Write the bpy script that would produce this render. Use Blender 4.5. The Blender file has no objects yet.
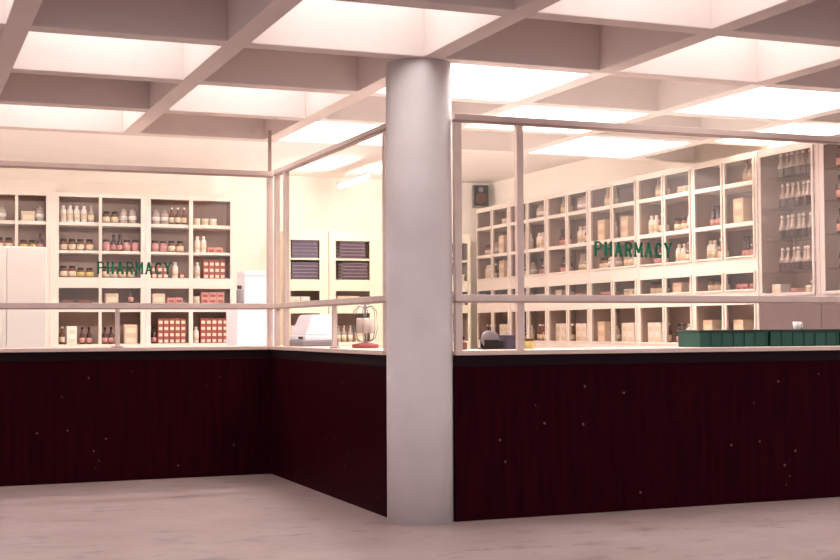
import bpy, bmesh, math, random
from mathutils import Matrix, Vector
random.seed(7)
S = bpy.context.scene
COL = S.collection
PI = math.pi

# ------------------------------------------------------------------ materials
def mat(name, col, rough=0.6, spec=0.3, noise=0.0, nscale=8.0, metallic=0.0, bump=0.0, stretch=None):
    m = bpy.data.materials.new(name); m.use_nodes = True
    nt = m.node_tree; b = nt.nodes['Principled BSDF']
    b.inputs['Roughness'].default_value = rough
    b.inputs['Specular IOR Level'].default_value = spec
    b.inputs['Metallic'].default_value = metallic
    c = (*col, 1)
    b.inputs['Base Color'].default_value = c
    if noise > 0 or bump > 0:
        tc = nt.nodes.new('ShaderNodeTexCoord'); mp = nt.nodes.new('ShaderNodeMapping')
        nt.links.new(tc.outputs['Object'], mp.inputs['Vector'])
        if stretch: mp.inputs['Scale'].default_value = stretch
        n = nt.nodes.new('ShaderNodeTexNoise'); n.inputs['Scale'].default_value = nscale
        n.inputs['Detail'].default_value = 6; n.inputs['Roughness'].default_value = 0.6
        nt.links.new(mp.outputs['Vector'], n.inputs['Vector'])
        if noise > 0:
            r = nt.nodes.new('ShaderNodeMapRange')
            r.inputs['From Min'].default_value = 0.3; r.inputs['From Max'].default_value = 0.7
            r.inputs['To Min'].default_value = 1 - noise; r.inputs['To Max'].default_value = 1 + noise
            nt.links.new(n.outputs['Fac'], r.inputs['Value'])
            mx = nt.nodes.new('ShaderNodeVectorMath'); mx.operation = 'SCALE'
            mx.inputs[0].default_value = col
            nt.links.new(r.outputs['Result'], mx.inputs['Scale'])
            nt.links.new(mx.outputs['Vector'], b.inputs['Base Color'])
        if bump > 0:
            bp = nt.nodes.new('ShaderNodeBump'); bp.inputs['Strength'].default_value = bump
            bp.inputs['Distance'].default_value = 0.01
            nt.links.new(n.outputs['Fac'], bp.inputs['Height']); nt.links.new(bp.outputs['Normal'], b.inputs['Normal'])
    return m

def glass_mat(name, refl=0.07, tint=(0.97, 0.96, 0.95), rough=0.02):
    m = bpy.data.materials.new(name); m.use_nodes = True
    nt = m.node_tree; nt.nodes.clear()
    o = nt.nodes.new('ShaderNodeOutputMaterial'); mx = nt.nodes.new('ShaderNodeMixShader')
    t = nt.nodes.new('ShaderNodeBsdfTransparent'); t.inputs['Color'].default_value = (*tint, 1)
    g = nt.nodes.new('ShaderNodeBsdfGlossy'); g.inputs['Roughness'].default_value = rough
    mx.inputs['Fac'].default_value = refl
    nt.links.new(t.outputs[0], mx.inputs[1]); nt.links.new(g.outputs[0], mx.inputs[2])
    nt.links.new(mx.outputs[0], o.inputs['Surface'])
    return m

def emit_mat(name, col, strength):
    m = bpy.data.materials.new(name); m.use_nodes = True
    b = m.node_tree.nodes['Principled BSDF']
    b.inputs['Base Color'].default_value = (0.8, 0.8, 0.8, 1)
    b.inputs['Emission Color'].default_value = (*col, 1)
    b.inputs['Emission Strength'].default_value = strength
    return m

def floor_mat():
    m = bpy.data.materials.new('floor_stone'); m.use_nodes = True
    nt = m.node_tree; b = nt.nodes['Principled BSDF']
    b.inputs['Roughness'].default_value = 0.38; b.inputs['Specular IOR Level'].default_value = 0.35
    tc = nt.nodes.new('ShaderNodeTexCoord')
    def noise(scale, sx, sy, rot, detail=6):
        mp = nt.nodes.new('ShaderNodeMapping'); mp.inputs['Scale'].default_value = (sx, sy, 1)
        mp.inputs['Rotation'].default_value = (0, 0, rot)
        nt.links.new(tc.outputs['Object'], mp.inputs['Vector'])
        n = nt.nodes.new('ShaderNodeTexNoise'); n.inputs['Scale'].default_value = scale
        n.inputs['Detail'].default_value = detail; n.inputs['Roughness'].default_value = 0.65
        nt.links.new(mp.outputs['Vector'], n.inputs['Vector']); return n
    def ramp(n, stops):
        r = nt.nodes.new('ShaderNodeValToRGB')
        e = r.color_ramp.elements
        e[0].position, e[0].color = stops[0][0], (*stops[0][1], 1)
        e[1].position, e[1].color = stops[1][0], (*stops[1][1], 1)
        for p, c in stops[2:]:
            k = e.new(p); k.color = (*c, 1)
        nt.links.new(n.outputs['Fac'], r.inputs['Fac']); return r
    base = ramp(noise(1.3, 1, 1, 0.2), [(0.3, FL0), (0.7, FL1)])
    streak = ramp(noise(4.2, 0.75, 1.5, 0.35, 8), [(0.36, (0.35, 0.33, 0.36)), (0.45, (1, 1, 1))])
    fine = ramp(noise(60, 1, 1, 0), [(0.3, (0.88, 0.88, 0.88)), (0.7, (1.08, 1.08, 1.08))])
    def mul(a, c, f=1.0):
        x = nt.nodes.new('ShaderNodeMixRGB'); x.blend_type = 'MULTIPLY'; x.inputs['Fac'].default_value = f
        nt.links.new(a, x.inputs['Color1']); nt.links.new(c, x.inputs['Color2']); return x.outputs['Color']
    patch = ramp(noise(0.9, 1, 1, 0.5, 3), [(0.42, (1, 1, 1)), (0.60, (0, 0, 0))])
    lt = nt.nodes.new('ShaderNodeMixRGB'); lt.blend_type = 'LIGHTEN'; lt.inputs['Fac'].default_value = 1
    nt.links.new(streak.outputs['Color'], lt.inputs['Color1']); nt.links.new(patch.outputs['Color'], lt.inputs['Color2'])
    c = mul(mul(base.outputs['Color'], lt.outputs['Color'], 0.6), fine.outputs['Color'])
    nt.links.new(c, b.inputs['Base Color'])
    return m

def counter_mat():
    m = bpy.data.materials.new('maroon_veneer'); m.use_nodes = True
    nt = m.node_tree; b = nt.nodes['Principled BSDF']
    b.inputs['Roughness'].default_value = 0.45; b.inputs['Specular IOR Level'].default_value = 0.015
    tc = nt.nodes.new('ShaderNodeTexCoord')
    mp = nt.nodes.new('ShaderNodeMapping'); mp.inputs['Scale'].default_value = (9, 9, 0.7)
    nt.links.new(tc.outputs['Object'], mp.inputs['Vector'])
    n = nt.nodes.new('ShaderNodeTexNoise'); n.inputs['Scale'].default_value = 2.5; n.inputs['Detail'].default_value = 8
    nt.links.new(mp.outputs['Vector'], n.inputs['Vector'])
    r = nt.nodes.new('ShaderNodeValToRGB')
    r.color_ramp.elements[0].position = 0.3; r.color_ramp.elements[0].color = (*MAR0, 1)
    r.color_ramp.elements[1].position = 0.72; r.color_ramp.elements[1].color = (*MAR1, 1)
    nt.links.new(n.outputs['Fac'], r.inputs['Fac'])
    # pale scuffs and chips
    v = nt.nodes.new('ShaderNodeTexVoronoi'); v.inputs['Scale'].default_value = 7
    nt.links.new(tc.outputs['Object'], v.inputs['Vector'])
    r2 = nt.nodes.new('ShaderNodeValToRGB')
    r2.color_ramp.elements[0].position = 0.05; r2.color_ramp.elements[0].color = (1, 1, 1, 1)
    r2.color_ramp.elements[1].position = 0.085; r2.color_ramp.elements[1].color = (0, 0, 0, 1)
    nt.links.new(v.outputs['Distance'], r2.inputs['Fac'])
    mx = nt.nodes.new('ShaderNodeMixRGB'); mx.inputs['Color2'].default_value = (0.14, 0.07, 0.075, 1)
    nt.links.new(r2.outputs['Color'], mx.inputs['Fac']); nt.links.new(r.outputs['Color'], mx.inputs['Color1'])
    nt.links.new(mx.outputs['Color'], b.inputs['Base Color'])
    return m

FL0, FL1 = (0.285, 0.198, 0.190), (0.365, 0.282, 0.275)
MAR0, MAR1 = (0.012, 0.0008, 0.003), (0.027, 0.0016, 0.0042)
M = {
 'floor': floor_mat(),
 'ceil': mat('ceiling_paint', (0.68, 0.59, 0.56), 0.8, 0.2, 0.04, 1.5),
 'ceilin': mat('ceiling_paint_lit', (0.88, 0.83, 0.80), 0.8, 0.2, 0.02, 1.5),  # whiter copy of the ceiling paint; the room's light is put into it
 'bounce_floor': mat('floor_light_bounce', (0.80, 0.74, 0.70), 0.5, 0.3, 0.03, 3.0),  # bright colour for the unseen floor layer added to bounce light
 'column': mat('column_paint', (0.64, 0.59, 0.60), 0.7, 0.2, 0.07, 1.8),
 'wall': mat('cream_wall', (0.86, 0.78, 0.69), 0.8, 0.2, 0.03, 2.0),
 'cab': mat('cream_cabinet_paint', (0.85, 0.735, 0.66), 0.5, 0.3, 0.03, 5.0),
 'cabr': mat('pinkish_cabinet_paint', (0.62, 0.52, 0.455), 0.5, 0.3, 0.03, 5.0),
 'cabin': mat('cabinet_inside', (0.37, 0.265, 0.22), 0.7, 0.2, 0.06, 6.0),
 'yel': mat('yellowed_cabinet', (0.82, 0.75, 0.58), 0.5, 0.3, 0.04, 5.0),
 'tan': mat('tan_cabinet', (0.46, 0.36, 0.335), 0.5, 0.3, 0.05, 5.0),
 'brownpanel': mat('mauve_panel', (0.12, 0.075, 0.075), 0.5, 0.3, 0.05, 5.0),
 'maroon': counter_mat(),
 'apron': mat('shaded_apron', (0.012, 0.003, 0.006), 0.6, 0.1, 0.1, 6.0),  # near-black; the shadow under the worktop overhang is put into this colour
 'top': mat('pale_laminate', (0.62, 0.47, 0.42), 0.4, 0.3, 0.04, 8.0),
 'frame': mat('screen_frame', (0.62, 0.50, 0.46), 0.5, 0.35, 0.06, 6.0),
 'framed': mat('screen_frame_edge', (0.36, 0.25, 0.22), 0.5, 0.3, 0.05, 6.0),
 'glass': glass_mat('screen_glass', 0.035),
 'dglass': glass_mat('door_glass', 0.04, (0.93, 0.89, 0.87), 0.35),
 'green': mat('green_paint', (0.006, 0.19, 0.095), 0.4, 0.4),
 'gcrate': mat('green_crate_plastic', (0.009, 0.07, 0.047), 0.45, 0.4, 0.1, 9),
 'gdark': mat('dark_green_rim', (0.012, 0.028, 0.022), 0.5, 0.3),
 'white': mat('white_plastic', (0.86, 0.82, 0.78), 0.45, 0.4),
 'bluewhite': mat('bluish_white_enamel', (0.78, 0.77, 0.82), 0.4, 0.4, 0.02, 4),
 'cream': mat('cream_label', (0.80, 0.68, 0.50), 0.6, 0.2),
 'yellow': mat('yellow_label', (0.72, 0.58, 0.20), 0.6, 0.2),
 'amber': mat('amber_glass', (0.20, 0.075, 0.04), 0.2, 0.5),
 'dark': mat('dark_glass', (0.075, 0.035, 0.035), 0.2, 0.5),
 'black': mat('black_plastic', (0.025, 0.018, 0.016), 0.5, 0.2),
 'greyglass': mat('greyish_glass', (0.52, 0.43, 0.37), 0.15, 0.6),
 'pink': mat('pink_glass', (0.60, 0.33, 0.30), 0.25, 0.5),
 'red': mat('red_card', (0.36, 0.10, 0.09), 0.6, 0.2),
 'rose': mat('rose_card', (0.66, 0.33, 0.30), 0.6, 0.2),
 'beige': mat('beige_card', (0.66, 0.52, 0.40), 0.7, 0.2, 0.05, 9),
 'slate': mat('slate_cover', (0.085, 0.07, 0.105), 0.6, 0.2),
 'plum': mat('plum_cover', (0.07, 0.038, 0.058), 0.6, 0.2),
 'page': mat('paper_edges', (0.60, 0.52, 0.50), 0.8, 0.1),
 'grey': mat('grey_plastic', (0.22, 0.19, 0.21), 0.5, 0.3),
 'taupe': mat('taupe_case', (0.17, 0.13, 0.105), 0.5, 0.3),
 'brown': mat('brown_mesh', (0.13, 0.055, 0.025), 0.7, 0.2),
 'metal': mat('dull_metal', (0.5, 0.46, 0.44), 0.35, 0.5, metallic=0.8),
 'sky_out': emit_mat('skylight_corridor', (1.0, 0.95, 0.92), 4.0),
 'sky_in': emit_mat('skylight_room', (1.0, 0.95, 0.90), 17.0),
 'tube': emit_mat('fluorescent_tube', (1.0, 0.91, 0.89), 165.0),
}

# ------------------------------------------------------------------ mesh helpers
class MB:
    def __init__(s): s.bm = bmesh.new(); s.mats = []
    def mi(s, m):
        if m not in s.mats: s.mats.append(m)
        return s.mats.index(m)
    def box(s, x0, y0, z0, x1, y1, z1, m, bevel=0.0):
        t = bmesh.new()
        bmesh.ops.create_cube(t, size=1)
        for v in t.verts:
            v.co = Vector((x0+(v.co.x+.5)*(x1-x0), y0+(v.co.y+.5)*(y1-y0), z0+(v.co.z+.5)*(z1-z0)))
        if bevel > 0: bmesh.ops.bevel(t, geom=t.edges[:], offset=bevel, segments=2, affect='EDGES', profile=0.5)
        s.merge(t, m); return s
    def merge(s, t, m, smooth=False):
        k = s.mi(m); mp = {}
        for v in t.verts: mp[v] = s.bm.verts.new(v.co)
        for f in t.faces:
            try: g = s.bm.faces.new([mp[v] for v in f.verts])
            except ValueError: continue
            g.material_index = k; g.smooth = smooth
        t.free()
    def lathe(s, prof, m, seg=16, c=(0, 0, 0), axis='z'):
        # prof: list of (r, z); closed with caps where r > 0
        t = bmesh.new(); rings = []
        for r, z in prof:
            if r <= 1e-6: rings.append([t.verts.new((0, 0, z))])
            else: rings.append([t.verts.new((r*math.cos(2*PI*i/seg), r*math.sin(2*PI*i/seg), z)) for i in range(seg)])
        for a, b in zip(rings, rings[1:]):
            for i in range(seg):
                j = (i+1) % seg
                if len(a) == 1 and len(b) == 1: continue
                if len(a) == 1: t.faces.new([a[0], b[j], b[i]])
                elif len(b) == 1: t.faces.new([a[i], a[j], b[0]])
                else: t.faces.new([a[i], a[j], b[j], b[i]])
        if len(rings[0]) > 1: t.faces.new(rings[0][::-1])
        if len(rings[-1]) > 1: t.faces.new(rings[-1])
        bmesh.ops.recalc_face_normals(t, faces=t.faces[:])
        R = Matrix.Identity(4)
        if axis == 'y': R = Matrix.Rotation(-PI/2, 4, 'X')
        if axis == 'x': R = Matrix.Rotation(PI/2, 4, 'Y')
        for v in t.verts: v.co = R @ v.co + Vector(c)
        s.merge(t, m, True); return s
    def tube(s, pts, r, m, seg=8):
        pts = [Vector(p) for p in pts]; t = bmesh.new(); rings = []
        for i, p in enumerate(pts):
            d = (pts[min(i+1, len(pts)-1)] - pts[max(i-1, 0)]).normalized()
            q = d.to_track_quat('Z', 'Y')
            rings.append([t.verts.new(p + q @ Vector((r*math.cos(2*PI*k/seg), r*math.sin(2*PI*k/seg), 0))) for k in range(seg)])
        for a, b in zip(rings, rings[1:]):
            for k in range(seg): t.faces.new([a[k], a[(k+1) % seg], b[(k+1) % seg], b[k]])
        t.faces.new(rings[0][::-1]); t.faces.new(rings[-1])
        s.merge(t, m, True); return s
    def mesh(s, name):
        me = bpy.data.meshes.new(name); s.bm.to_mesh(me); s.bm.free()
        for m in s.mats: me.materials.append(M[m])
        return me
    def obj(s, name, parent=None, loc=(0, 0, 0)):
        o = bpy.data.objects.new(name, s.mesh(name)); COL.objects.link(o)
        o.location = loc
        if parent: o.parent = parent
        return o

def tag(o, label=None, cat=None, group=None, kind=None):
    if label: o['label'] = label
    if cat: o['category'] = cat
    if group: o['group'] = group
    if kind: o['kind'] = kind
    return o
def thing(name, label, cat, loc=(0, 0, 0), rz=0.0, group=None):
    o = bpy.data.objects.new(name, None); COL.objects.link(o)
    o.location = loc; o.rotation_euler = (0, 0, rz); o.empty_display_size = 0.1
    return tag(o, label, cat, group)
def struct(mb, name, label=None, cat=None):
    return tag(mb.obj(name), label, cat, None, 'structure')

# ------------------------------------------------------------------ setting
XW, YB = 8.46, 18.3          # right and back wall faces
SOF, SLAB = 3.25, 3.70       # underside of ribs, underside of slab
X0, Y0, P, PX = 3.485, 8.49, 1.425, 1.395
YCOF, FLAT, SHAFT = 8.50+3*1.425, 3.58, 3.80   # last rib, flat ceiling of the back bay, top of the roof-light shafts
RW = 0.078
struct(MB().box(-7, -6, -0.2, 16, YB+.2, 0, 'floor'), 'floor', 'pinkish beige streaked stone floor in front of the counters', 'floor')
struct(MB().box(-1.15, 12.66, 0.0005, XW, YB, .006, 'bounce_floor').box(3.72, 9.2, .0005, XW, 12.66, .006, 'bounce_floor'), 'floor', 'unseen pale floor layer behind the counters, added to bounce light upward', 'floor')  # unseen layer added over the floor to whiten the ceiling by reflection
struct(MB().box(-1.3, YB, 0, XW+.15, YB+.15, SLAB+.7, 'wall'), 'wall_back', 'cream back wall behind the shelving cabinets', 'wall')
struct(MB().box(XW, 9.2, 0, XW+.15, YB, SLAB+.7, 'wall'), 'wall_right', 'cream right wall above the glazed cabinets', 'wall')
struct(MB().box(-1.3, 12.1, 0, -1.15, YB, SLAB+.7, 'wall'), 'wall_left', 'cream side wall at the left end of the pharmacy', 'wall')

cel = MB(); win = []
c0, c1, r0, r1 = -6, 4, -3, 3
xs = [X0 + PX*k for k in range(c0, c1+2)]
ys = [Y0 + P*k for k in range(r0, r1+1)]
for x in xs:
    if x > X0+.1:
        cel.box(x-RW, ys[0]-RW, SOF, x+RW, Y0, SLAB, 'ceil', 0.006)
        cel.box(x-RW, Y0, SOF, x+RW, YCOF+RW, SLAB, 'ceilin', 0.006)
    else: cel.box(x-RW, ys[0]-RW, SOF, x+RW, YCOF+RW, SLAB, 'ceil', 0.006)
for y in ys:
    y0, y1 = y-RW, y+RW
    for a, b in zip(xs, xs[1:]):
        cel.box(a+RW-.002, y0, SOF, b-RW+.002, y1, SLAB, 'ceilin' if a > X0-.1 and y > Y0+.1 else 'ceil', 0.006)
cells_out, cells_in = [], []
for ci, (a, b) in enumerate(zip(xs, xs[1:])):
    for ri, (c, d) in enumerate(zip(ys, ys[1:])):
        cc, rr = ci + c0 + 2, ri + r0
        d2 = d
        bright = (cc + rr) % 2 == 0          # checkerboard of roof lights
        mx, my = (a+b)/2, (c+d)/2
        inside = my > 12.79 or (my > 8.5 and mx > 3.48)
        if bright:
            (cells_in if inside else cells_out).append((a+RW, c+RW, b-RW, d2-RW))
            for q in ((a-RW+.001, c-RW+.001, a+RW, d2+RW-.001), (b-RW, c-RW+.001, b+RW-.001, d2+RW-.001), (a+RW, c-RW+.001, b-RW, c+RW), (a+RW, d2-RW, b-RW, d2+RW-.001)):
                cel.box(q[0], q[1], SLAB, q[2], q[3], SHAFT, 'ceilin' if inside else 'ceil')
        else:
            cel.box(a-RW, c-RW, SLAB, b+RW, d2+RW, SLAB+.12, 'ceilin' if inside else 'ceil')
cel.box(xs[0]-RW, YCOF+RW, FLAT, xs[-1]+RW, YB+.15, FLAT+.3, 'ceilin')
struct(cel, 'ceiling', 'waffle concrete ceiling with square coffers and roof lights', 'ceiling')
n = 1
for lst, mm in ((cells_out, 'sky_out'), (cells_in, 'sky_in')):
    for (a, c, b, d) in lst:
        struct(MB().box(a-.02, c-.02, SHAFT+.002, b+.02, d+.02, SHAFT+.03, mm), 'window_%d' % n, 'square roof light at the top of a bright ceiling coffer', 'roof light')
        n += 1

# round column between the side and right counters
CX, CY, CR = 3.465, 8.67, 0.237
prof = [(CR, 0), (CR, 1.0), (CR-.002, 2.0), (CR-.003, SOF-.002)]
struct(MB().lathe(prof, 'column', 64, (CX, CY, 0)), 'column', 'round pale painted column between the two maroon counters', 'column')

# ------------------------------------------------------------------ counters
def counter(label, loc, rz, L, panels, D=0.6, trim=0, lead=0):
    # local: x along the front, y to the back, front face at y = 0
    t = thing('counter', label, 'counter', loc, rz)
    MB().box(0, .03, 0, L-trim, D, 1.165, 'apron').obj('carcass', t)
    k = L / panels
    for i in range(panels):
        MB().box(i*k+.0006-(lead if i == 0 else 0), 0, .0, (i+1)*k-.0006, .029, 1.085, 'maroon', 0.0008).obj('front_panel', t)
    MB().box(-lead, .008, 1.087, L, .029, 1.165, 'apron').obj('apron', t)
    wt = MB().box(0, -.03, 1.167, L-trim, D, 1.2, 'top', 0.004)
    if lead: wt.box(-lead, -.03, 1.167, .01, .025, 1.2, 'top', 0.004)
    wt.obj('worktop', t)
    return t
counter('dark maroon panelled counter to the right of the round column', (CX+CR+.005, 8.51, 0), 0, 8.44-CX-CR, 4, lead=.041)
counter('dark maroon panelled counter under the left lettered glass', (-1.1, 12.03, 0), 0, 4.394, 4, 0.6, .035)
# side counter runs from the left counter toward the column; its front faces -x
counter('short dark maroon counter side running back from the round column', (3.297, 12.62, 0), -PI/2, 12.62-(CY+CR+.008), 3, 0.40)

# ------------------------------------------------------------------ glazed screens
def letters(parent, size_w, size_h, loc, rz):
    """slab-serif capitals drawn as thick strokes; unit letter is .66 wide and 1 high"""
    V, H, W = .19, .12, .66
    def arc(cx, cy, rx, ry, a0, a1, n=8): return [(cx+rx*math.cos(math.radians(a0+(a1-a0)*i/n)), cy+ry*math.sin(math.radians(a0+(a1-a0)*i/n))) for i in range(n+1)]
    def serif(x, top): return [(x-.10, 1-H/2 if top else H/2), (x+.10, 1-H/2 if top else H/2)]
    bowl = [(.12, .94)] + arc(.36, .72, .21, .22, 90, -90) + [(.12, .50)]
    P_ = [([(.13, 0), (.13, 1)], V), (bowl, .13), (serif(.13, 0), H)]
    G = {'P': P_,
     'H': [([(.13, 0), (.13, 1)], V), ([(.53, 0), (.53, 1)], V), ([(.13, .5), (.53, .5)], H)] + [(serif(x, t), H) for x in (.13, .53) for t in (0, 1)],
     'A': [([(.10, 0), (.33, 1)], .15), ([(.33, 1), (.56, 0)], V), ([(.18, .33), (.48, .33)], H), (serif(.10, 0), H), (serif(.56, 0), H)],
     'R': P_ + [([(.34, .50), (.56, 0)], V)],
     'M': [([(.08, 0), (.08, 1)], .14), ([(.58, 0), (.58, 1)], .17), ([(.09, 1), (.33, .28)], .14), ([(.33, .28), (.57, 1)], .14), (serif(.08, 0), H), (serif(.58, 0), H)],
     'C': [(arc(.37, .5, .27, .43, 48, 312, 14), .16), ([(.56, .66), (.56, .96)], .09)],
     'Y': [([(.33, 0), (.33, .48)], V), ([(.33, .46), (.08, 1)], V), ([(.33, .46), (.58, 1)], .14), (serif(.33, 0), H), (serif(.08, 1), H), (serif(.58, 1), H)]}
    t = bmesh.new(); adv = .80
    sx = size_w/(adv*7+W); sy = size_h
    def stroke(pts, w, ox):
        for (x0, y0), (x1, y1) in zip(pts, pts[1:]):
            dx, dy = x1-x0, y1-y0; L = math.hypot(dx, dy) or 1
            nx, ny = -dy/L*w/2, dx/L*w/2; ex, ey = (dx/L*w*.18, dy/L*w*.18) if len(pts) > 2 else (0, 0)
            q = [(x0-ex+nx, y0-ey+ny), (x0-ex-nx, y0-ey-ny), (x1+ex-nx, y1+ey-ny), (x1+ex+nx, y1+ey+ny)]
            a = [t.verts.new(((ox+px)*sx, -.0075, py*sy)) for px, py in q]; b = [t.verts.new(((ox+px)*sx, -.0035, py*sy)) for px, py in q]
            t.faces.new(a); t.faces.new(b[::-1])
            for k in range(4): t.faces.new([a[k], b[k], b[(k+1) % 4], a[(k+1) % 4]])
    for k, ch in enumerate('PHARMACY'):
        for pts, w in G[ch]: stroke(pts, w, k*adv)
    bmesh.ops.recalc_face_normals(t, faces=t.faces[:])
    m = MB(); m.merge(t, 'green')
    o = m.obj('lettering', parent, loc)
    tag(o, 'green PHARMACY lettering on the glass')
    return o

def screen(label, loc, rz, L, posts, shorts, zt, zm, text=None, rail=.055):
    """posts: (x, ztop) full posts; shorts: x of short posts under the middle rail"""
    t = thing('glass_screen', label, 'glass screen', loc, rz)
    h = .025
    MB().box(0, -h, zt-rail/2, L, h, zt+rail/2, 'frame', .003).box(0, -h-.004, zt-rail/2-.004, L, h-.01, zt-rail/2+.012, 'framed').obj('top_rail', t)
    MB().box(0, -h-.005, zm-rail/2, L, h+.005, zm+rail/2, 'frame', .003).box(0, -h-.009, zm-rail/2-.003, L, h, zm-rail/2+.010, 'framed').obj('middle_rail', t)
    xs_ = sorted(p[0] for p in posts)
    for x, zz in posts:
        m = MB()
        m.box(x-.026, -h+.002, 1.2, x+.026, h-.002, zm-rail/2-.004, 'frame', .002)
        m.box(x-.026, -h+.002, zm+rail/2, x+.026, h-.002, zt-rail/2-.005, 'frame', .002)
        if zz > zt: m.box(x-.015, -.015, zt+rail/2, x+.015, .015, zz, 'framed', .002)
        m.obj('post', t)
    for x in shorts:
        MB().box(x-.018, -.018, 1.21, x+.018, .018, zm-rail/2-.004, 'frame', .002).box(x-.05, -.03, 1.2, x+.05, .03, 1.21, 'framed').obj('short_post', t)
    edges = xs_
    for a, b in zip(edges, edges[1:]):
        p = MB().box(a+.027, -.003, zm+rail/2, b-.027, .003, zt-rail/2-.005, 'glass').obj('pane', t)
        if text and a < text[0] < b: letters(p, text[1], text[2], (text[0], 0, text[3]), 0)
    return t
sx0 = 3.674
screen('glass screen with green PHARMACY lettering above the right maroon counter', (sx0, 8.53, 0), 0, 8.44-sx0,
       [(.028, 0), (4.19-sx0, 0), (8.40-sx0, 0)], [], 2.857, 1.57, (4.80-sx0, .675, .112, 1.885))
screen('glass screen with green PHARMACY lettering above the left maroon counter', (-1.1, 12.06, 0), 0, 4.42,
       [(.03, 0), (3.293+1.1, 3.25)], [1.871+1.1], 2.828, 1.575, (1.683+1.1, .676, .112, 1.865))
screen('plain glass screen above the side counter, between corner post and column', (3.335, 11.98, 0), -PI/2, 11.98-8.94,
       [(.03, 0), (.34, 0), (11.98-8.99, 0)], [1.76], 2.835, 1.575, rail=.05)

# ------------------------------------------------------------------ shelving cabinets
ROWS = [(2.83, 3.07), (2.42, 2.79), (2.06, 2.385), (1.72, 1.92), (1.17, 1.60)]
SHELFNAMES = ['top shelf', 'second shelf', 'third shelf', 'narrow shelf', 'bottom shelf']
def cabinet(label, loc, rz, W, cols, rows=ROWS, top=3.12, D=.42, doors=False, pm='cab', im='cabin', group=None, name='shelf_cabinet', lowpanel=None, sm=None, fw=.035):
    """front at y = 0, depth to +y; cols = list of (x0, x1) clear openings; rows = clear openings"""
    t = thing(name, label, 'cabinet', loc, rz, group)
    c = MB()
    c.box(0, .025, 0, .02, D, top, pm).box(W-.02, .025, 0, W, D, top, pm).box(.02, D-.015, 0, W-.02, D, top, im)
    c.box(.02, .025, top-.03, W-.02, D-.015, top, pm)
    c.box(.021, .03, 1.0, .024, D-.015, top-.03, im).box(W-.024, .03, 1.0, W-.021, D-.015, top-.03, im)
    c.obj('carcass', t)
    f = MB()
    zb = rows[-1][0]; zt = rows[0][1]
    f.box(0, 0, zt, W, .024, top, pm, .002)
    xs_ = [0] + [v for ab in cols for v in ab] + [W]
    for i in range(0, len(xs_), 2): f.box(xs_[i], 0, zb, xs_[i+1], .024, zt, pm, .002)
    for (a, b), (a2, b2) in zip(rows, rows[1:]):
        if a - b2 > .06:
            for x0, x1 in cols: f.box(x0, 0, b2, x1, .024, a, pm)
    f.box(0, 0, zb-.06, W, .024, zb, pm, .002)
    f.obj('face_frame', t)
    MB().box(0, .004, 0, W, .024, zb-.062, lowpanel or pm, .002).obj('base_panel', t)
    for i, (a, b) in enumerate(rows):
        nxt = rows[i+1][1] if i+1 < len(rows) else a-.04
        MB().box(.025, .026, max(nxt, a-(.012 if sm else .045)), W-.025, D-.016, a, sm or pm).obj('shelf', t)
    if doors:
        # door leaves: upper (three shelves high), narrow and bottom
        if len(rows) == 5 and doors == 'set':
            spans = [(rows[2][0], rows[0][1], [(rows[1][0]-.02), (rows[0][0]-.02)]), (rows[3][0], rows[3][1], []), (rows[4][0], rows[4][1], [])]
        else:
            spans = [(rows[-1][0], rows[0][1], [])]
        for x0, x1 in cols:
            for z0, z1, bars in spans:
                d = MB(); w = .018 if doors == 'set' else .03
                d.box(x0+.001, -.018, z0+.001, x0+w, -.001, z1-.001, pm, .002).box(x1-w, -.018, z0+.001, x1-.001, -.001, z1-.001, pm, .002)
                d.box(x0+w, -.018, z0+.001, x1-w, -.001, z0+w, pm, .002).box(x0+w, -.018, z1-w, x1-w, -.001, z1-.001, pm, .002)
                for zz in bars: d.box(x0+w, -.018, zz-.022, x1-w, -.001, zz+.022, pm, .002)
                o = d.obj('door', t)
                edges = [z0+w] + [e for zz in bars for e in (zz-.022, zz+.022)] + [z1-w]
                g = MB()
                for i in range(0, len(edges), 2): g.box(x0+w, -.011, edges[i], x1-w, -.007, edges[i+1], 'dglass')
                g.obj('pane', o)
                if z1 - z0 > .3:
                    MB().lathe([(.0, -.03), (.010, -.028), (.010, -.020), (.004, -.018), (.004, -.0)], 'metal', 10, (x1-.012, -.018, z0+.12), 'y').obj('knob', o)
    return t

# ------------------------------------------------------------------ goods: each kind is a list of (part, mesh), first is the body
KINDS = {}
def kind(name, cat, parts): KINDS[name] = (cat, [(pn, mb.mesh(pn)) for pn, mb in parts])
def bottle_prof(r, h, nr, sh, nh): return [(r*.9, 0), (r, .006), (r, sh), (r*.85, sh+.02), (nr, sh+.045), (nr, h-nh)]
kind('white_bottle', 'bottle', [('white_bottle', MB().lathe([(.036, 0), (.04, .006), (.04, .15), (.034, .17), (.018, .185), (.018, .19)], 'white')),
     ('cap', MB().lathe([(.021, .191), (.021, .222), (.018, .225)], 'white')), ('paper_label', MB().lathe([(.0407, .04), (.0407, .12)], 'cream'))])
kind('brown_jar', 'jar', [('brown_jar', MB().lathe([(.046, 0), (.05, .006), (.05, .105), (.042, .12), (.036, .126)], 'amber')),
     ('lid', MB().lathe([(.042, .127), (.042, .155), (.039, .158)], 'black')), ('paper_label', MB().lathe([(.0507, .015), (.0507, .085)], 'cream'))])
kind('pink_jar', 'jar', [('pink_jar', MB().lathe([(.046, 0), (.05, .006), (.05, .105), (.042, .12), (.036, .126)], 'pink')),
     ('lid', MB().lathe([(.042, .127), (.042, .155), (.039, .158)], 'dark')), ('paper_label', MB().lathe([(.0507, .02), (.0507, .09)], 'rose'))])
kind('glass_jar', 'jar', [('glass_jar', MB().lathe([(.048, 0), (.054, .008), (.054, .135), (.044, .152), (.038, .156)], 'greyglass')),
     ('lid', MB().lathe([(.044, .157), (.044, .175), (.012, .182), (.014, .20), (.008, .205)], 'greyglass')), ('paper_label', MB().lathe([(.0547, .05), (.0547, .10)], 'white'))])
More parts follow.
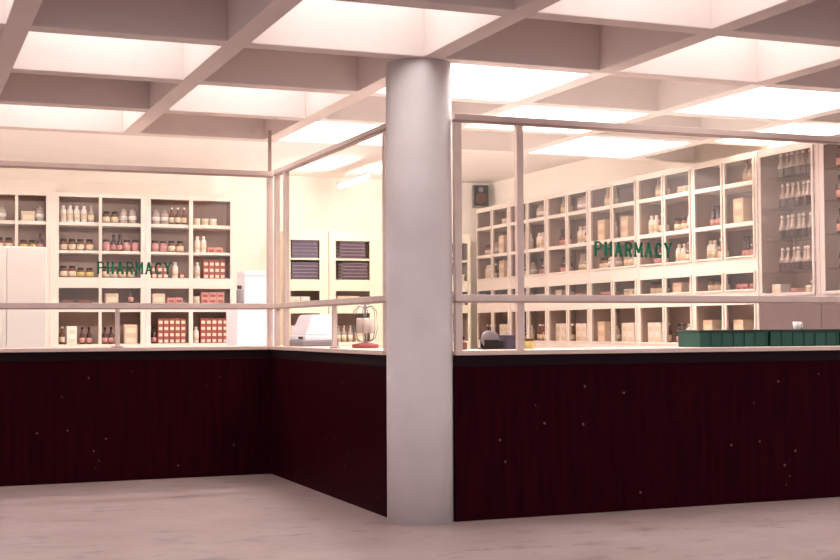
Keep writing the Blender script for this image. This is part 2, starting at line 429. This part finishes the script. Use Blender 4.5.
kind('cream_pot', 'jar', [('cream_pot', MB().lathe([(.044, 0), (.048, .006), (.048, .065), (.044, .07)], 'cream')),
     ('lid', MB().lathe([(.05, .071), (.05, .092), (.046, .095)], 'white'))])
kind('yellow_jar', 'jar', [('yellow_jar', MB().lathe([(.046, 0), (.05, .006), (.05, .085), (.042, .1), (.036, .106)], 'amber')),
     ('lid', MB().lathe([(.042, .107), (.042, .13), (.039, .133)], 'black')), ('paper_label', MB().lathe([(.0507, .015), (.0507, .075)], 'yellow'))])
kind('amber_bottle', 'bottle', [('amber_bottle', MB().lathe(bottle_prof(.036, .21, .014, .12, 0), 'amber')),
     ('cap', MB().lathe([(.017, .211), (.017, .235), (.014, .238)], 'white')), ('paper_label', MB().lathe([(.0367, .03), (.0367, .10)], 'cream'))])
kind('dark_bottle', 'bottle', [('dark_bottle', MB().lathe(bottle_prof(.036, .20, .015, .115, 0), 'dark')),
     ('cap', MB().lathe([(.018, .201), (.018, .225), (.015, .228)], 'black')), ('paper_label', MB().lathe([(.0367, .02), (.0367, .085)], 'rose'))])
kind('pale_bottle', 'bottle', [('pale_bottle', MB().lathe([(.032, 0), (.035, .006), (.035, .085), (.026, .12), (.014, .15), (.013, .20)], 'dark')),
     ('cap', MB().lathe([(.016, .201), (.016, .228), (.013, .231)], 'white')), ('paper_label', MB().lathe([(.0358, .083), (.0268, .12), (.0148, .15), (.0140, .196)], 'page'))])
kind('clear_bottle', 'bottle', [('clear_bottle', MB().lathe(bottle_prof(.04, .20, .016, .12, 0), 'greyglass')),
     ('stopper', MB().lathe([(.014, .2005), (.018, .206), (.02, .225), (.012, .235)], 'greyglass')), ('paper_label', MB().lathe([(.0407, .03), (.0407, .1)], 'cream'))])
def box_kind(name, m, w, d, h, band, cat='box'):
    b = MB().box(-w/2, -d/2, 0, w/2, d/2, h, m, .002)
    l = MB().box(-w*.36, -d/2-.0012, h*.15, w*.36, -d/2-.0002, h*.62, band)
    kind(name, cat, [(name, b), ('printed_panel', l)])
box_kind('red_box', 'red', .07, .1, .085, 'cream')
box_kind('rose_box', 'rose', .1, .1, .075, 'red')
box_kind('beige_carton', 'beige', .17, .15, .13, 'cream')
box_kind('dark_carton', 'dark', .2, .2, .055, 'amber')
box_kind('white_carton', 'white', .13, .12, .12, 'cream')
def ledger_kind(name, m):
    c = MB().box(-.19, -.11, 0, .19, .11, .006, 'grey').box(-.19, -.11, .042, .19, .11, .048, 'grey').box(-.19, -.11, .006, .19, -.104, .042, m)
    kind(name, 'ledger', [(name, c), ('pages', MB().box(-.182, -.1038, .0061, .182, .104, .0419, 'page'))])
ledger_kind('slate_ledger', 'slate'); ledger_kind('plum_ledger', 'plum')
NICE = {'white_bottle': 'white plastic bottle', 'brown_jar': 'cream-labelled brown jar', 'pink_jar': 'pink dark-lidded jar',
        'glass_jar': 'greyish glass jar', 'cream_pot': 'low cream pot', 'yellow_jar': 'yellow-labelled brown jar',
        'amber_bottle': 'amber bottle', 'dark_bottle': 'dark bottle', 'pale_bottle': 'pale-necked dark bottle',
        'clear_bottle': 'clear glass bottle', 'red_box': 'small red box', 'rose_box': 'small rose box', 'beige_carton': 'beige carton',
        'dark_carton': 'flat dark carton', 'white_carton': 'white carton', 'slate_ledger': 'slate blue ledger', 'plum_ledger': 'plum ledger'}
HGT = {'red_box': .085, 'rose_box': .075, 'beige_carton': .13, 'dark_carton': .055, 'white_carton': .12, 'slate_ledger': .048, 'plum_ledger': .048}
WID = {'white_bottle': .082, 'brown_jar': .104, 'pink_jar': .104, 'glass_jar': .112, 'cream_pot': .104, 'yellow_jar': .104, 'amber_bottle': .076,
       'dark_bottle': .076, 'pale_bottle': .074, 'clear_bottle': .084, 'red_box': .072, 'rose_box': .102, 'beige_carton': .175, 'dark_carton': .205,
       'white_carton': .135, 'slate_ledger': .385, 'plum_ledger': .385}
def put(k, base, lx, ly, z, label, group, rz=0):
    cat, parts = KINDS[k]
    a = base.rotation_euler.z
    x = base.location.x + lx*math.cos(a) - ly*math.sin(a)
    y = base.location.y + lx*math.sin(a) + ly*math.cos(a)
    root = bpy.data.objects.new(parts[0][0], parts[0][1]); COL.objects.link(root)
    root.location = (x, y, base.location.z + z + .0005); root.rotation_euler = (0, 0, a + rz)
    tag(root, label, cat, group)
    for pn, me in parts[1:]:
        o = bpy.data.objects.new(pn, me); COL.objects.link(o); o.parent = root
    return root
COLN = {1: ['middle'], 2: ['left column', 'right column']}
def fill(cab, cabname, cols, ri, ci, spec, rows=ROWS, ly=.13, jit=True, names=None):
    """spec: list of (kind, x fraction start, count, stack high)"""
    x0, x1 = cols[ci]; z = rows[ri][0]; cur = 0
    where = '%s, %s of %s' % ((names or SHELFNAMES)[ri], COLN[len(cols)][ci], cabname) if len(cols) == 2 else '%s of %s' % ((names or SHELFNAMES)[ri], cabname)
    for k, fx, cnt, high in spec:
        x = max(x0 + .012 + fx*(x1-x0-.02), cur) + WID[k]/2
        lab = '%s on %s' % (NICE[k], where)
        for i in range(cnt):
            if x + WID[k]/2 > x1 + .012: break
            for h in range(high):
                put(k, cab, x, ly + (random.uniform(-.012, .012) if jit and high == 1 else 0), z + h*(HGT.get(k, 0)+.0005), lab, '%ss on %s' % (k.replace('_', ' '), where),
                    random.uniform(-.04, .04) if jit and high == 1 and k in HGT else 0)
            cur = x + WID[k]/2 + .008
            x += WID[k] + (.006 if high > 1 else random.uniform(.004, .014))

# back wall, left: three open cabinets
LROWS = [(2.80, 3.135), (2.42, 2.755), (2.06, 2.385), (1.72, 1.92), (1.17, 1.60)]
YF = 17.86
def cabx(px0, W): return (px0, YF, 0)
u1c = [(.117, .636), (.675, 1.193)]
u2c = [(.065, .587), (.643, 1.164)]
u0c = [(.04, .546), (.584, .94)]
cabA = cabinet('cream shelf cabinet on the back wall, partly behind the tall white cupboard', (.90, YF, 0), 0, .985, u0c, rows=LROWS, top=3.19, group='cream shelf cabinets on the back wall')
cabB = cabinet('middle cream shelf cabinet of the back wall, with the short green word ahead', (1.887, YF, 0), 0, 1.2615, u1c, rows=LROWS, top=3.19, group='cream shelf cabinets on the back wall')
cabC = cabinet('cream shelf cabinet of the back wall full of red medicine boxes', (3.15, YF, 0), 0, 1.23, u2c, rows=LROWS, top=3.19, group='cream shelf cabinets on the back wall')
cabB['label'] = 'cream shelf cabinet of the back wall between its two neighbours, with white bottles top left'
nA, nB, nC = 'cabinet behind white cupboard', 'middle back cabinet', 'back cabinet of red boxes'
fill(cabA, nA, u0c, 0, 1, [('beige_carton', .1, 1, 1), ('glass_jar', .62, 1, 1)], LROWS)
fill(cabA, nA, u0c, 0, 0, [('glass_jar', .1, 3, 1)], LROWS)
fill(cabA, nA, u0c, 1, 1, [('yellow_jar', .05, 2, 1), ('dark_bottle', .72, 1, 1)], LROWS)
fill(cabA, nA, u0c, 1, 0, [('brown_jar', .05, 4, 1)], LROWS)
fill(cabB, nB, u1c, 0, 0, [('white_bottle', .03, 4, 1), ('clear_bottle', .68, 1, 1)], LROWS)
fill(cabB, nB, u1c, 0, 1, [('brown_jar', .02, 2, 1), ('glass_jar', .46, 2, 1)], LROWS)
fill(cabB, nB, u1c, 1, 0, [('brown_jar', .02, 4, 1)], LROWS)
fill(cabB, nB, u1c, 1, 1, [('pink_jar', .02, 1, 1), ('dark_bottle', .24, 2, 1), ('pink_jar', .55, 2, 1)], LROWS)
fill(cabB, nB, u1c, 2, 0, [('brown_jar', .02, 2, 1), ('yellow_jar', .46, 2, 1)], LROWS)
fill(cabB, nB, u1c, 2, 1, [('brown_jar', .02, 4, 1)], LROWS)
fill(cabB, nB, u1c, 3, 0, [('dark_carton', .03, 2, 1)], LROWS)
fill(cabB, nB, u1c, 3, 1, [('beige_carton', .10, 1, 1), ('dark_bottle', .72, 1, 1)], LROWS)
fill(cabB, nB, u1c, 4, 0, [('amber_bottle', .02, 1, 1), ('white_carton', .2, 1, 2), ('dark_bottle', .55, 3, 1)], LROWS)
fill(cabB, nB, u1c, 4, 1, [('dark_bottle', .02, 2, 1), ('amber_bottle', .34, 1, 1), ('beige_carton', .60, 1, 2)], LROWS)
fill(cabC, nC, u2c, 0, 0, [('glass_jar', .04, 2, 1), ('amber_bottle', .50, 3, 1)], LROWS)
fill(cabC, nC, u2c, 0, 1, [('cream_pot', .03, 3, 1)], LROWS)
fill(cabC, nC, u2c, 1, 0, [('pink_jar', .03, 2, 1), ('brown_jar', .44, 2, 1)], LROWS)
fill(cabC, nC, u2c, 1, 1, [('white_bottle', .06, 2, 1), ('rose_box', .42, 3, 1)], LROWS)
fill(cabC, nC, u2c, 2, 0, [('red_box', .03, 3, 2), ('white_bottle', .60, 1, 1), ('red_box', .79, 1, 1)], LROWS)
fill(cabC, nC, u2c, 2, 1, [('white_bottle', .06, 1, 1), ('red_box', .30, 5, 3)], LROWS)
fill(cabC, nC, u2c, 3, 0, [('beige_carton', .03, 1, 1), ('rose_box', .46, 2, 1)], LROWS)
fill(cabC, nC, u2c, 3, 1, [('cream_pot', .02, 1, 1), ('rose_box', .24, 3, 2)], LROWS)
fill(cabC, nC, u2c, 4, 0, [('dark_bottle', .03, 1, 1), ('red_box', .20, 5, 4)], LROWS)
fill(cabC, nC, u2c, 4, 1, [('white_bottle', .03, 1, 1), ('red_box', .22, 5, 4)], LROWS)

# back wall, middle: lower yellowed cabinets with ledgers
YR = [(2.37, 2.62), (2.06, 2.34), (1.70, 1.90), (1.17, 1.58)]
YN = ['upper shelf', 'second shelf', 'narrow shelf', 'bottom shelf']
def ycab(label, x, W, cols): return cabinet(label, (x, YF, 0), 0, W, cols, rows=YR, top=2.755, pm='yel', im='cabin', group='lower yellowish cabinets on the back wall')
y1 = ycab('lower yellowish open cabinet on the back wall, with slate ledgers on its shelves', 5.12, .62, [(.06, .49)])
y2 = ycab('lower yellowish open cabinet on the back wall, with plum ledgers on its shelves', 5.75, .84, [(.10, .62)])
y3 = ycab('yellowish open cabinet on the back wall in the corner by the glazed cabinets', 7.02, .94, [(.06, .48), (.52, .90)])
fill(y1, 'slate ledger cabinet', [(.06, .49)], 0, 0, [('slate_ledger', .04, 1, 5)], YR, names=YN)
fill(y1, 'slate ledger cabinet', [(.06, .49)], 1, 0, [('slate_ledger', .04, 1, 5)], YR, names=YN)
fill(y1, 'slate ledger cabinet', [(.06, .49)], 2, 0, [('white_carton', .04, 2, 1)], YR, names=YN)
fill(y1, 'slate ledger cabinet', [(.06, .49)], 3, 0, [('white_carton', .04, 2, 2)], YR, names=YN)
fill(y2, 'plum ledger cabinet', [(.10, .62)], 0, 0, [('plum_ledger', .12, 1, 5)], YR, names=YN)
fill(y2, 'plum ledger cabinet', [(.10, .62)], 1, 0, [('plum_ledger', .18, 1, 5)], YR, names=YN)
fill(y2, 'plum ledger cabinet', [(.10, .62)], 2, 0, [('beige_carton', .04, 2, 1)], YR, names=YN)
fill(y2, 'plum ledger cabinet', [(.10, .62)], 3, 0, [('clear_bottle', .04, 3, 1), ('beige_carton', .62, 1, 1)], YR, names=YN)
y3c = [(.06, .48), (.52, .90)]
for r in range(4):
    fill(y3, 'corner yellowish cabinet', y3c, r, 1, [(['glass_jar', 'cream_pot', 'cream_pot', 'clear_bottle'][r], .1, 3, 1)], YR, names=YN)

# right wall: six glazed two-door cabinets
ORD = ['first', 'second', 'third', 'fourth', 'fifth', 'sixth']
rc = [(.035, .545), (.585, 1.095)]
mixes = [['glass_jar', 'clear_bottle'], ['clear_bottle', 'white_bottle'], ['amber_bottle', 'glass_jar'], ['cream_pot', 'white_carton'], ['clear_bottle', 'dark_bottle', 'beige_carton'], ['white_bottle', 'brown_jar']]
right = []
for i in range(6):
    yfar = 17.72 - i*1.138
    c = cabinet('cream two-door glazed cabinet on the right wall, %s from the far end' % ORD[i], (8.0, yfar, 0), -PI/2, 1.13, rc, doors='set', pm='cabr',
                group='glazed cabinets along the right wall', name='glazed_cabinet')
    right.append(c)
    nm = '%s right-wall cabinet from far end' % ORD[i]
    for ci in range(2):
        for r in range(5):
            rnd = random.random()
            if r == 0: sp = random.choice([[], [('glass_jar', .1, 2, 1)], [('clear_bottle', .3, 3, 1)], [('cream_pot', .1, 2, 1)]])
            elif r == 3: sp = random.choice([[('cream_pot', .05, 3, 1)], [('rose_box', .1, 3, 1)], [('beige_carton', .1, 1, 1), ('cream_pot', .6, 1, 1)], [('brown_jar', .1, 3, 1)]])
            elif r == 4: sp = random.choice([[('white_carton', .05, 2, 2), ('amber_bottle', .65, 1, 1)], [('amber_bottle', .03, 4, 1)], [('dark_bottle', .03, 2, 1), ('white_bottle', .45, 2, 1)], [('beige_carton', .05, 1, 2), ('glass_jar', .6, 1, 1)]])
            else: sp = random.choice([[('brown_jar', .03, 2, 1), ('glass_jar', .5, 2, 1)], [('clear_bottle', .1, 3, 1)], [('dark_bottle', .2, 3, 1)], [('white_bottle', .05, 2, 1), ('amber_bottle', .45, 2, 1)], [('beige_carton', .1, 1, 2), ('white_bottle', .6, 1, 1)]])
            fill(c, nm, rc, r, ci, sp)
# right wall, near end: two bottle cabinets with a single tall glazed door
BR = [(2.83, 3.07), (2.53, 2.80), (2.22, 2.50), (1.90, 2.19), (1.655, 1.87)]
b1 = cabinet('tan glazed bottle cabinet on the right wall next to the cream glazed ones', (8.0, 10.885, 0), -PI/2, .93, [(.04, .87)], rows=BR, doors='tall', pm='tan', im='tan', lowpanel='brownpanel', sm='dglass', name='bottle_cabinet')
b2 = cabinet('tan glazed bottle cabinet at the near end of the right wall', (8.0, 9.95, 0), -PI/2, .74, [(.06, .70)], rows=BR, doors='tall', pm='tan', im='tan', lowpanel='brownpanel', sm='dglass', name='bottle_cabinet')
BN = ['top shelf', 'second shelf', 'third shelf', 'fourth shelf', 'bottom shelf']
for r in range(4):
    fill(b1, 'first tan bottle cabinet', [(.04, .87)], r, 0, [('pale_bottle', .16, 8, 1)], BR, names=BN)
    fill(b2, 'nearest tan bottle cabinet', [(.06, .70)], r, 0, [('dark_bottle', .06, 7, 1)], BR, names=BN)
fill(b1, 'first tan bottle cabinet', [(.04, .87)], 4, 0, [('white_carton', .08, 1, 1), ('rose_box', .40, 1, 1), ('cream_pot', .64, 1, 1)], BR, names=BN)
fill(b2, 'nearest tan bottle cabinet', [(.06, .70)], 4, 0, [('cream_pot', .1, 3, 1)], BR, names=BN)

# ------------------------------------------------------------------ loose furniture inside
t = thing('cupboard', 'tall plain white cupboard standing before the back cabinets, far left', 'cupboard', (.40, 14.0, 0))
MB().box(0, .02, 0, 1.05, .45, 2.22, 'white', .004).obj('carcass', t)
for a, b, kx in ((.004, .652, .61), (.658, 1.046, .70)):
    d = MB().box(a, 0, .06, b, .019, 2.214, 'white', .003).obj('door', t)
t = thing('metal_cabinet', 'narrow bluish white metal cabinet behind the left screen by the corner post', 'cabinet', (3.455, 14.0, 0))
MB().box(0, .02, 0, .44, .5, 1.64, 'bluewhite', .006).obj('carcass', t)
d = MB().box(.004, 0, .06, .436, .019, 1.636, 'bluewhite', .004).obj('door', t)
MB().box(.02, -.018, .95, .035, -.001, 1.10, 'metal', .003).obj('handle', d)
t = thing('storage_box', 'pale lavender box with lid standing on the bluish white metal cabinet', 'box', (3.70, 14.25, 1.641))
MB().box(-.14, -.16, 0, .155, .16, .31, 'bluewhite', .006).obj('body', t)
MB().box(-.146, -.166, .3105, .161, .166, .36, 'bluewhite', .006).obj('lid', t)
t = thing('flask', 'dark slim flask on the bluish white metal cabinet beside the lavender box', 'flask', (3.512, 14.12, 1.641))
MB().lathe([(.03, 0), (.034, .005), (.034, .14), (.024, .16)], 'grey', 20).obj('body', t)
MB().lathe([(.025, .161), (.025, .195), (.021, .2)], 'black', 20).obj('cap', t)

# side counter: printer-like machine, wire stand
t = thing('weighing_machine', 'white machine with dark base on the side counter, behind the short post', 'machine', (3.56, 11.66, 1.2005), -PI/2)
w = MB(); w.box(-.27, -.15, 0, .27, .2, .05, 'grey', .01); w.obj('base', t)
bm = MB()
bm.box(-.245, -.12, .0505, .245, .18, .10, 'bluewhite', .012)
# sloping hood
t2 = bmesh.new()
vs = [t2.verts.new(p) for p in ((-.24, -.11, .1005), (.24, -.11, .1005), (.24, .17, .1005), (-.24, .17, .1005), (-.20, -.04, .29), (.20, -.04, .29), (.20, .16, .29), (-.20, .16, .29))]
for f in ((0, 3, 2, 1), (4, 5, 6, 7), (0, 1, 5, 4), (1, 2, 6, 5), (2, 3, 7, 6), (3, 0, 4, 7)): t2.faces.new([vs[i] for i in f])
bmesh.ops.bevel(t2, geom=t2.edges[:], offset=.012, segments=2, affect='EDGES')
bm.merge(t2, 'bluewhite'); bm.obj('hood', t)
MB().box(.06, -.124, .065, .20, -.121, .088, 'black').obj('display', t)
t = thing('wire_stand', 'dark wire display stand with red base on the side counter', 'stand', (3.58, 10.16, 1.2005))
MB().lathe([(.10, 0), (.11, .006), (.11, .03), (.03, .045), (.0, .05)], 'red', 24).obj('base', t)
MB().lathe([(.008, .051), (.008, .36), (.0, .37)], 'grey', 10).obj('pole', t)
for k in range(6):
    a = k*PI/3
    MB().tube([(.009*math.cos(a), .009*math.sin(a), .33), (.06*math.cos(a), .06*math.sin(a), .345), (.10*math.cos(a), .10*math.sin(a), .30),
               (.105*math.cos(a), .105*math.sin(a), .15), (.085*math.cos(a), .085*math.sin(a), .08), (.05*math.cos(a), .05*math.sin(a), .055), (.009*math.cos(a), .009*math.sin(a), .056)], .004, 'grey').obj('wire', t)
MB().lathe([(.07, .12), (.072, .122), (.072, .24), (.06, .245)], 'greyglass', 20).obj('drum', t)

# right counter: things near the column
def roll(x, y, z):
    t = thing('tape_dispenser', 'dark round tape dispenser on the right counter near the column', 'tape dispenser', (x, y, z))
    MB().lathe([(.03, -.03), (.06, -.03), (.064, -.025), (.064, .025), (.06, .03), (.03, .03)], 'grey', 28, (0, 0, .075), 'y').obj('roll', t)
    MB().lathe([(.0, -.028), (.029, -.028), (.029, .028), (.0, .028)], 'cream', 20, (0, 0, .075), 'y').obj('core', t)
    MB().box(-.08, -.04, 0, .10, .04, .012, 'black', .004).box(-.06, -.039, .012, .06, -.033, .07, 'black').box(-.06, .033, .012, .06, .039, .07, 'black').box(.085, -.03, .012, .098, .03, .06, 'black').obj('body', t)
roll(4.12, 8.90, 1.2005)
t = thing('card_file', 'dark mauve card file box on the right counter beside the tape dispenser', 'box', (4.29, 8.92, 1.2005))
MB().box(-.055, -.07, 0, .055, .07, .085, 'slate', .004).obj('body', t)
MB().box(-.059, -.074, .0855, .059, .074, .105, 'slate', .004).obj('lid', t)
t = thing('tin', 'small yellow tin on the right counter near the dark card box', 'tin', (4.44, 8.90, 1.2005))
MB().lathe([(.04, 0), (.042, .004), (.042, .058), (.04, .06)], 'yellow', 24).obj('body', t)
MB().lathe([(.043, .0605), (.043, .075), (.04, .078)], 'brown', 24).obj('lid', t)
t = thing('ink_pot', 'small brown pot on the right counter closest to the column', 'pot', (3.90, 8.92, 1.2005))
MB().lathe([(.035, 0), (.04, .006), (.042, .05), (.02, .07)], 'amber', 20).obj('body', t)
MB().lathe([(.021, .0705), (.021, .095), (.018, .098)], 'black', 20).obj('cap', t)

# green crates with flat dark lids, white cup
def crate(x0, x1, label):
    t = thing('crate', label, 'crate', ((x0+x1)/2, 8.83, 1.2005), 0, 'green crates on the right counter')
    L = x1-x0; D = .30; H = .112
    m = MB()
    m.box(-L/2, -D/2, 0, L/2, D/2, .01, 'gcrate').box(-L/2, -D/2, .01, -L/2+.01, D/2, H, 'gcrate').box(L/2-.01, -D/2, .01, L/2, D/2, H, 'gcrate')
    m.box(-L/2+.01, -D/2, .01, L/2-.01, -D/2+.01, H, 'gcrate').box(-L/2+.01, D/2-.01, .01, L/2-.01, D/2, H, 'gcrate')
    k = 6
    for i in range(k+1):
        x = -L/2 + i*(L-.014)/k
        m.box(x, -D/2-.008, .0, x+.014, -D/2-.0005, H, 'gcrate', .002)
    m.obj('body', t)
    MB().box(-L/2-.01, -D/2-.014, H+.001, L/2+.01, D/2+.012, H+.022, 'gdark', .003).obj('lid', t)
    return t
crate(5.815, 6.45, 'green plastic crate with dark lid on the right counter, nearer the column')
crate(6.475, 7.145, 'green plastic crate carrying the white cup on the right counter')
crate(7.17, 7.86, 'green plastic crate at the far right of the counter, past the white cup')
t = thing('cup', 'small white cup standing on the lid of a green crate', 'cup', (6.88, 8.86, 1.3355))
MB().lathe([(.024, 0), (.028, .004), (.037, .062), (.034, .062), (.026, .008), (.0, .008)], 'white', 24).obj('body', t)
MB().tube([(.033, 0, .05), (.055, 0, .048), (.058, 0, .03), (.045, 0, .016), (.029, 0, .016)], .004, 'white').obj('handle', t)

# loudspeaker bracketed to the back wall
t = thing('mounted_loudspeaker', 'dark box loudspeaker high on the back wall above the far glazed cabinet', 'loudspeaker', (8.225, 18.05, 3.19), -.30)
MB().box(-.12, 0, 0, .12, .15, .34, 'taupe', .01).obj('case', t)
MB().box(-.105, -.006, .02, .105, -.0005, .32, 'black', .002).obj('baffle', t)
MB().lathe([(.085, -.004), (.08, -.012), (.06, -.006), (.02, -.003), (.02, -.008), (.0, -.012)], 'brown', 24, (0, -.003, .13), 'y').obj('woofer', t)
MB().lathe([(.04, -.004), (.036, -.010), (.0, -.005)], 'grey', 20, (0, -.003, .265), 'y').obj('tweeter', t)
MB().tube([(0, .151, .17), (.03, .19, .17), (.07, .235, .17)], .014, 'black').obj('bracket', t)

# fluorescent batten
def batten(label, loc, rz, group=None, drop=0):
    t = thing('hanging_light', label, 'ceiling light', loc, rz, group)
    MB().box(-.035, -.66, -.045, .035, .66, -.001, 'white', .004).obj('housing', t)
    MB().lathe([(.017, -.60), (.017, .60)], 'tube', 16, (0, 0, -.078), 'y').obj('tube', t)
    if drop:
        for q in (-.4, .4): MB().lathe([(.006, -.0005), (.006, drop-.001)], 'white', 8, (0, q, 0)).obj('rod', t)
    for q in (-1, 1): MB().box(-.022, q*.615-.014, -.10, .022, q*.615+.014, -.0455, 'white', .003).obj('lamp_holder', t)
batten('lit white fluorescent tube light on the ceiling, seen through the side screen', (5.80, 16.90, 3.43), 0, None, FLAT-3.43)
for x in (-.4, 1.0, 2.4, 3.8, 5.2, 6.6):  # unseen tubes added to light the back of the room
    batten('added fluorescent tube light, unseen behind the last deep rib, brightening the room', (x, 13.75, FLAT), PI/2, 'added unseen tube lights behind the last ceiling rib')

# ------------------------------------------------------------------ light and camera
w = bpy.data.worlds.new('world'); S.world = w; w.use_nodes = True
bg = w.node_tree.nodes['Background']; bg.inputs['Color'].default_value = (1.0, 0.93, 0.93, 1); bg.inputs['Strength'].default_value = 0.95

cam = bpy.data.cameras.new('camera'); co = bpy.data.objects.new('camera', cam); COL.objects.link(co)
f = 1311.65
cam.sensor_width = 36; cam.lens = 36*f/840; cam.clip_end = 200
def dv(u, v): return Vector((u-420, -(v-280), -f)).normalized()
Yc = dv(-105, 331); Xc = dv(3700, 311); Xc = (Xc - Xc.dot(Yc)*Yc).normalized(); Zc = Xc.cross(Yc)
R = Matrix((Xc, Yc, Zc))
co.matrix_world = Matrix.Translation((0, 0, 1.36)) @ R.to_4x4()
S.camera = co
S.view_settings.view_transform = 'Standard'; S.view_settings.look = 'None'
S.view_settings.gamma = 1; S.view_settings.use_curve_mapping = False
S.view_settings.exposure = 0.0
S.cycles.max_bounces = 10; S.cycles.diffuse_bounces = 6; S.cycles.transparent_max_bounces = 16
